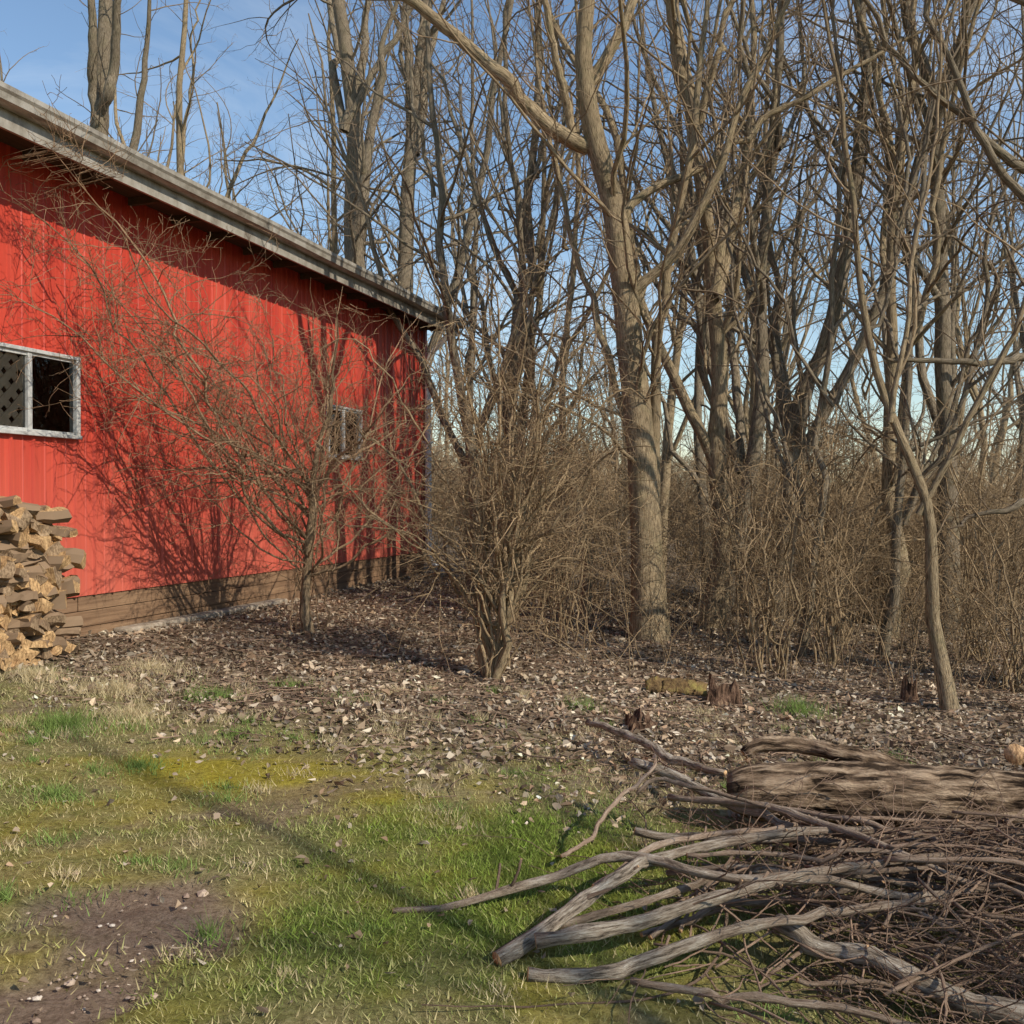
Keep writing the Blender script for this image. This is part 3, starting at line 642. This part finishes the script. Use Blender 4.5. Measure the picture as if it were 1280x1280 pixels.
for (dx, dy) in [(0,0),(.1,.12),(-.08,.05),(.03,-.1)]:
    cs.append([(-.18+dx*.5,7.8+dy*.4,zc-.05,.036),(-.13+dx*.8,7.8+dy,zc+.45,.030),(.0+dx*1.6,7.8+dy*1.5,zc+1.0,.022),(.1+dx*4,7.8+dy*3,zc+2.0,.012),(.1+dx*7,7.8+dy*5,zc+3.1,.004)])
for i in range(36):
    a = rng.uniform(0, 6.28); q_ = rng.uniform(.3, 1.0); dx = math.cos(a)*2.0*q_+.15; dy = math.sin(a)*1.2*q_; dz = rng.uniform(1.5, 3.5)-.6*q_
    zs = zc+rng.uniform(.1, 1.0) if i > 8 else zc; r_ = rng.uniform(.007, .015); f0 = (zs-zc)*.14; H = max(.7, dz-(zs-zc))
    cs.append([(-.15+f0+rng.normal()*.03,7.8+rng.normal()*.03,zs-.03,r_*1.1),(-.1+dx*.2,7.8+dy*.2,zs+H*.35,r_),(-.05+dx*.52,7.8+dy*.52,zs+H*.72,r_*.8),(dx*.82,7.8+dy*.82,zs+H,r_*.5),(dx*1.1,7.8+dy,zs+H*rng.uniform(.7,1.),r_*.15)])
obj("honeysuckle_shrub", grow("honeysuckle_shrub", cs, dens(.95), M_SHRUB, sides0=7, jit=.010, kink=.06))
for (x, y, n_, h, spd) in [(.5,9.8,12,3.0,1.2),(-.05,10.9,13,3.3,1.3),(2.35,8.9,12,2.3,1.2),(3.1,9.5,13,3.0,1.4),(4.5,8.9,13,2.4,1.4),(.4,12.2,13,3.5,1.4),(4.2,7.7,9,1.7,1.0),(2.7,11,13,2.9,1.4),(3.7,11.2,13,3.2,1.5),(5.0,10.4,13,2.8,1.5)]:
    obj("honeysuckle_shrub", grow("honeysuckle_shrub", shrub_stems(x, y, n_, h, spd, .011), dens(.62), M_SHRUB, sides0=5, jit=.012, barn=(x < -.5), kink=.07))
def okx(x, y):
    t_, s_ = wall_ts(x, y); return (s_ > .6 or t_ > 8.2) and x > -.035*y
def canes():
    st = []
    for _ in range(170):
        y = rng.uniform(8.3, 13); x = rng.uniform(-.5, y*.58+.6)
        if not okx(x, y): continue
        h = rng.uniform(.6, 1.8); r_ = rng.uniform(.002, .005); a = rng.normal(size=2)*.3*h; z = G(x, y)
        st.append([(x, y, z-.02, r_), (x+a[0]*.2, y+a[1]*.2, z+h*.4, r_*.9), (x+a[0], y+a[1], z+h, r_*.35)])
    obj("brush_canes", grow("brush_canes", st, [dict(den=2.2, ratio=.3, ang=(20,60), n=5, s=3, wob=.15, up=.03, lmin=.1, lmax=.6, rmin=.0018)], M_SHRUB, sides0=4, n0=9, jit=.010))
canes()
def vinebrush():
    st = []
    for _ in range(600):
        y = rng.uniform(8.6, 16); x = rng.uniform(-.5, y*.6+.8)
        if not okx(x, y): continue
        a = rng.uniform(0, 6.28); ln = rng.uniform(.8, 2.6); h = rng.uniform(.4, 1.4)*(.6+.9*(.5+.5*math.sin(x*1.7+y))); z = G(x, y); r_ = rng.uniform(.002, .005); dx, dy = math.cos(a)*ln, math.sin(a)*ln*.6
        st.append([(x, y, z, r_), (x+dx*.25, y+dy*.25, z+h*.8, r_), (x+dx*.6, y+dy*.6, z+h, r_*.8), (x+dx, y+dy, z+h*rng.uniform(.2,.8), r_*.3)])
    obj("bramble_brush", grow("bramble_brush", st, [dict(den=3, ratio=.3, ang=(25,80), n=5, s=3, wob=.2, up=.0, lmin=.1, lmax=.6, rmin=.002), dict(den=3, ratio=.5, ang=(25,80), n=4, s=3, wob=.2, up=.0, lmin=.08, lmax=.3, rmin=.002)], M_SHRUB, sides0=4, n0=12, jit=.010, kink=.03))
vinebrush()

# ------------------------------------------------------------------ instanced woods
def variant_tree(k):
    h = rng.uniform(11, 16); out = [[(p[0], p[1], p[2]-G(0,0), p[3]) for p in t_] for t_ in forked(0, 0, h, rng.uniform(.06, .15), 4, rng.normal()*.07, .28, .7)]
    return grow("woodland_tree_mesh_%d" % k, out, [dict(c, rmin=.0045, den=c['den']*(.6 if i < 3 else .5)) for i, c in enumerate(TREE)], M_BARK if k % 2 == 1 else M_BARKG, sides0=6, n0=20, jit=.02, kink=.09)
def variant_shrub(k):
    st = shrub_stems(0, 0, 11, rng.uniform(2.4, 3.9), 1.8, .011, z0=0.)
    return grow("thicket_mesh_%d" % k, st, [dict(c, rmin=.0048, rtip=.0032, den=c['den']*(.62, .6, .5)[i]) for i, c in enumerate(SHRUB)], M_SHRUB, sides0=4, n0=10, jit=.012, kink=.08)
VT = [variant_tree(k) for k in range(7)]; VS = [variant_shrub(k) for k in range(6)]
def inside_barn(x, y, m=1.0):
    t, s = wall_ts(x, y); return (T0-m < t < T1+m) and (-DP-m < s < .9)
wood_e = empty("distant_woods")
def inst(me, x, y, sc, parent, nm):
    o = bpy.data.objects.new(nm, me); COL.objects.link(o); o.parent = parent; o.location = (x, y, G(x, y)-.08); o.rotation_euler = (rng.normal()*.07, rng.normal()*.07, rng.uniform(0, 6.28)); o.scale = (sc,)*3
for i in range(72):
    d = 15+50*rng.random()**1.3; x = rng.uniform(-.6, .66)*d; y = d
    if x < -1.5 and (y < 19 or rng.random() < .35): continue
    if inside_barn(x, y, 1.5): continue
    inst(VT[i % 7], x, y, rng.uniform(.65, 1.1), wood_e, "tree")
# far belt of woodland that closes the view
for i in range(120):
    d = rng.uniform(62, 105); x = rng.uniform(-.5, .8)*d
    inst(VT[i % 7], x, d, rng.uniform(.55, .85), wood_e, "tree")
th = empty("brush_thicket")
for i in range(175):
    d = 13+34*rng.random()**1.3; x = rng.uniform(-.12, .66)*d; y = d
    if inside_barn(x, y, 1.2) or (x < -.03*y and y < 17): continue
    inst(VS[i % 6], x, y, rng.uniform(.55, 1.0)*(1+.007*d), th, "shrub")
for i in range(170):
    d = rng.uniform(48, 75); x = rng.uniform(-.2, .75)*d
    inst(VS[i % 6], x, d, rng.uniform(1.1, 1.7), th, "shrub")
obj("bare_ash_tree", grow("bare_ash_tree", forked(8.6, -3.0, 11, .12, 3, 0), lv(.45), M_BARK, n0=16, jit=.02))

# ------------------------------------------------------------------ logs and brush pile
def log(name, pl, mat=M_LOG, sides=20, n=26, rough=.03, jit=.004, cutm=M_CUT, kink=0):
    p = resample(pl, n, jit, kink)[None]; me = tube_mesh(name, [(p[..., :3], p[..., 3], sides, True)], [mat, cutm], rough)
    return obj(name, me)
log("fallen_log", [(1.05,4.72,.20,.085),(1.13,4.70,.21,.13),(1.6,4.64,.22,.145),(2.3,4.50,.21,.15),(3.6,4.25,.17,.16)], sides=36, n=80, rough=.022, jit=.002)
log("fallen_log", [(1.25,4.38,.05,.07),(1.8,4.32,.04,.09),(2.6,4.15,.02,.10),(3.5,4.0,.0,.10)], rough=.03)
log("cut_branch", [(1.28,5.42,.20,.03),(1.40,5.40,.26,.045),(1.60,5.37,.25,.042),(1.85,5.22,.22,.05),(2.15,5.1,.16,.04)], M_LOG, rough=.05)
log("cut_log", [(2.36,4.60,.42,.05),(2.6,5.0,.32,.055),(2.95,5.5,.12,.06)], M_LOG)
log("fallen_branch", [(.47,6.2,.20,.016),(.62,5.85,.20,.022),(.85,5.3,.20,.026),(1.05,4.85,.24,.014)], M_PILE, rough=.06, jit=.004, kink=.012)
mmoss, nt, b = new_mat("mossy_rotten_wood", .95, .1); tc = N(nt, "ShaderNodeTexCoord").outputs["Object"]; n = noise(nt, tc, 9, 6, .7)
L(nt, ramp(nt, n.outputs[0], [(.35,(.06,.04,.025)),(.52,(.20,.13,.06)),(.66,(.30,.25,.08))]).outputs[0], b.inputs["Base Color"]); bump(nt, b, n.outputs[0], 1, .04)
mrot, nt, b = new_mat("rotten_wood", .95, .1); tc = N(nt, "ShaderNodeTexCoord").outputs["Object"]; n = noise(nt, mapping(nt, tc, (30, 30, 6)), 1, 6, .7)
L(nt, ramp(nt, n.outputs[0], [(.38,(.03,.018,.012)),(.55,(.20,.12,.08)),(.7,(.46,.31,.19))]).outputs[0], b.inputs["Base Color"]); bump(nt, b, n.outputs[0], 1, .06)
def broken_stump(x, y, r, h):
    V, F = [], []; sd = 18
    zt = G(x, y)
    jag = [h*rng.uniform(.35, 1.1) for _ in range(sd)]
    for ri, (rr, zf) in enumerate(((1.35, -.15), (1.05, .25), (.95, .6), (.85, 1.0), (.55, .75), (.3, .35))):
        for j in range(sd):
            a = j/sd*6.283; q_ = r*rr*(1+.16*math.sin(3*a+x*9)+.10*rng.normal()); V.append((x+q_*math.cos(a), y+q_*math.sin(a), zt-.03+zf*jag[j]*(1 if ri > 1 else .8)))
    for ri in range(5):
        for j in range(sd): F.append((ri*sd+j, ri*sd+(j+1) % sd, (ri+1)*sd+(j+1) % sd, (ri+1)*sd+j))
    F.append(tuple(5*sd+j for j in range(sd)))
    me = bpy.data.meshes.new("rotten_stump"); me.from_pydata(V, [], F); me.materials.append(mrot); obj("rotten_stump", me)
log("mossy_log", [(1.06,7.75,.12,.06),(1.12,7.74,.13,.085),(1.4,7.68,.12,.085),(1.52,7.65,.10,.06)], mmoss, rough=.08, cutm=mrot)
broken_stump(1.60, 7.5, .13, .26); broken_stump(.86, 6.6, .11, .15); broken_stump(3.28, 8.1, .06, .26)

def brushpile():
    P0 = [
     [(-.43,3.50,.10,.010),(-.15,3.60,.13,.015),(.15,3.70,.20,.018),(.42,3.72,.27,.020),(.70,3.5,.26,.018),(1.25,3.4,.22,.016),(2.0,3.5,.2,.008)],
     [(-.05,3.20,.09,.030),(.12,3.35,.15,.027),(.33,3.55,.23,.024),(.60,3.75,.28,.020),(1.2,3.9,.30,.016),(2.0,4.0,.26,.01)],
     [(.05,3.14,.07,.022),(.30,3.15,.07,.024),(.50,3.2,.12,.024),(.85,3.3,.20,.018),(1.5,3.4,.2,.012)],
     [(.08,3.22,.15,.024),(.38,3.24,.18,.026),(.60,3.3,.22,.022),(1.1,3.5,.28,.016),(1.9,3.7,.26,.008)],
     [(.58,4.72,.34,.024),(.80,4.55,.30,.026),(1.02,4.2,.25,.020),(1.4,3.9,.24,.012),(2.0,3.6,.2,.006)],
     [(.52,4.15,.20,.018),(.80,4.1,.20,.018),(1.15,4.0,.20,.015),(1.7,3.8,.2,.01)],
     [(.20,4.0,.15,.008),(.42,4.25,.24,.010),(.56,4.5,.32,.010),(.70,4.65,.38,.006)],
     [(.92,3.40,.14,.028),(1.15,3.2,.08,.032),(1.45,3.0,.05,.034),(1.9,2.8,.04,.036)],
     [(.38,3.1,.08,.012),(.68,3.05,.06,.014),(.95,2.98,.05,.013),(1.3,2.9,.04,.008)],
     [(.30,3.55,.2,.012),(.55,3.8,.26,.013),(.85,4.0,.26,.012),(1.3,4.1,.28,.010),(2.0,4.1,.24,.005)],
     [(.55,4.35,.3,.008),(.65,4.4,.36,.010),(.8,4.3,.34,.010),(1.1,4.1,.30,.008),(1.6,3.9,.26,.005)],
     [(.72,4.5,.24,.014),(1.05,4.2,.30,.015),(1.3,3.85,.30,.015),(1.6,3.5,.25,.012),(1.95,3.2,.2,.006)],
     [(.90,4.45,.28,.010),(1.2,4.15,.30,.012),(1.6,3.8,.30,.010),(2.3,3.5,.26,.005)],
     [(.62,3.95,.10,.012),(.95,3.8,.16,.015),(1.3,3.6,.2,.013),(1.9,3.45,.22,.007)],
     [(.45,3.42,.08,.011),(.8,3.55,.12,.013),(1.2,3.6,.15,.012),(1.8,3.75,.2,.006)],
     [(.66,3.7,.26,.009),(1.0,3.75,.3,.010),(1.5,3.6,.3,.009),(2.1,3.3,.25,.005)],
     [(.15,3.45,.10,.014),(.45,3.5,.15,.015),(.75,3.62,.2,.014),(1.2,3.55,.25,.010),(1.7,3.6,.25,.005)],
    ]
    nb = len(P0)
    for i in range(330):
        x0 = rng.uniform(.45, 2.1) if i < 140 else rng.uniform(.9, 2.3); y0 = rng.uniform(3.0, 4.1); a = rng.normal()*.75-.05; Ln = rng.uniform(.4, 1.7); r_ = rng.uniform(.0022, .007) if i > 30 else rng.uniform(.007, .012)
        st = []; bk = rng.normal()*.12
        for j in range(5):
            f = j/4; xx = x0+math.cos(a)*Ln*f; yy = y0+math.sin(a)*Ln*f; cap = .42*math.exp(-((xx-2.1)/1.1)**2-((yy-3.6)/.55)**2)
            st.append((xx, yy, G(xx, yy)+.03+cap*(.2+.95*((i*.618) % 1))+rng.normal()*.035, r_*(1-.75*f))); a += bk+rng.normal()*.07
        P0.append(st)
    pts = np.stack([resample(p, 30, .002, .015, 7) for i, p in enumerate(P0)]); P, R = pts[..., :3], pts[..., 3]
    R = R*(1+.07*rng.normal(size=R.shape))
    P[..., 2] = np.maximum(P[..., 2], gz(P[..., 0], P[..., 1])+R*.7)
    groups = [(P[:nb], R[:nb], 12, True), (P[nb:], R[nb:], 6, True)]
    sp_, sr_ = children(P[:nb], R[:nb], dict(den=3.0, ratio=.04, ang=(35, 70), n=4, s=7, wob=.05, up=.0, t0=.08, lmin=.03, lmax=.13, rk=.09))
    sr_ = np.maximum(sr_, .005); groups.append((sp_, sr_, 7, True))
    lvls = [dict(den=2.8, ratio=.42, ang=(15, 60), n=9, s=4, wob=.10, up=.0, t0=.2, lmin=.2, lmax=.9, rk=.0045, bend=.05, rmin=.0024),
            dict(den=5.0, ratio=.45, ang=(20, 60), n=6, s=3, wob=.12, up=-.0, t0=.1, lmin=.12, lmax=.5, rk=.004, rmin=.0018, bend=.05),
            dict(den=3.0, ratio=.5, ang=(20, 60), n=4, s=3, wob=.12, up=-.0, t0=.1, lmin=.08, lmax=.25, rmin=.0014)]
    for i, c in enumerate(lvls):
        P2, R2 = children(P, R, c)
        if i == 0:
            k = P2[:, 0, 0] > .55; P2, R2 = P2[k], R2[k]
        g = gz(P2[..., 0], P2[..., 1]); ex = np.maximum(0, P2[..., 2]-g-.36); P2[..., 2] = np.maximum(P2[..., 2]-ex*.65, g+.012)
        groups.append((P2, R2, c['s'], False)); P, R = P2, R2
    obj("brush_pile", tube_mesh("brush_pile", groups, [M_PILE, M_CUT], .03))
brushpile()

# ------------------------------------------------------------------ sky, sun, camera
SD = Vector((.80, -.60, 0)).normalized(); EL = math.radians(36)
w = bpy.data.worlds.new("World"); S.world = w; w.use_nodes = True; nt = w.node_tree; bg = nt.nodes["Background"]
sky = N(nt, "ShaderNodeTexSky", sky_type='NISHITA'); sky.sun_disc = False; sky.sun_elevation = EL; sky.sun_rotation = math.atan2(SD.x, SD.y); sky.air_density = 1.25; sky.dust_density = .1; sky.ozone_density = 3.2
tc = N(nt, "ShaderNodeTexCoord").outputs["Generated"]
cn = noise(nt, mapping(nt, tc, (2.2, 2.2, 6)), 1.3, 7, .6); cn.inputs["Distortion"].default_value = .6
cf = ramp(nt, cn.outputs[0], [(.46,(0,0,0)),(.78,(.5,.5,.5))]).outputs[0]
L(nt, mix(nt, cf, sky.outputs[0], (5.2,5.9,6.7)), bg.inputs[0]); bg.inputs[1].default_value = .15
sl = bpy.data.lights.new("sun", 'SUN'); sl.energy = 5.0; sl.angle = math.radians(.5); sl.color = (1, .91, .76)
so = bpy.data.objects.new("sun", sl); COL.objects.link(so)
d = Vector((SD.x*math.cos(EL), SD.y*math.cos(EL), math.sin(EL))); so.rotation_euler = (-d).to_track_quat('-Z', 'Y').to_euler(); so.location = d*50
cam = bpy.data.cameras.new("camera"); cam.angle = 2*math.atan(640/1229); cam.clip_end = 2000; cam.clip_start = .05
co = bpy.data.objects.new("camera", cam); COL.objects.link(co); co.location = (0, 0, 1.6); co.rotation_euler = (math.radians(90-.65), 0, 0); S.camera = co
S.view_settings.view_transform = 'Standard'; S.view_settings.look = 'None'; S.view_settings.exposure = 0
print("faces", sum(len(m.polygons) for m in bpy.data.meshes))
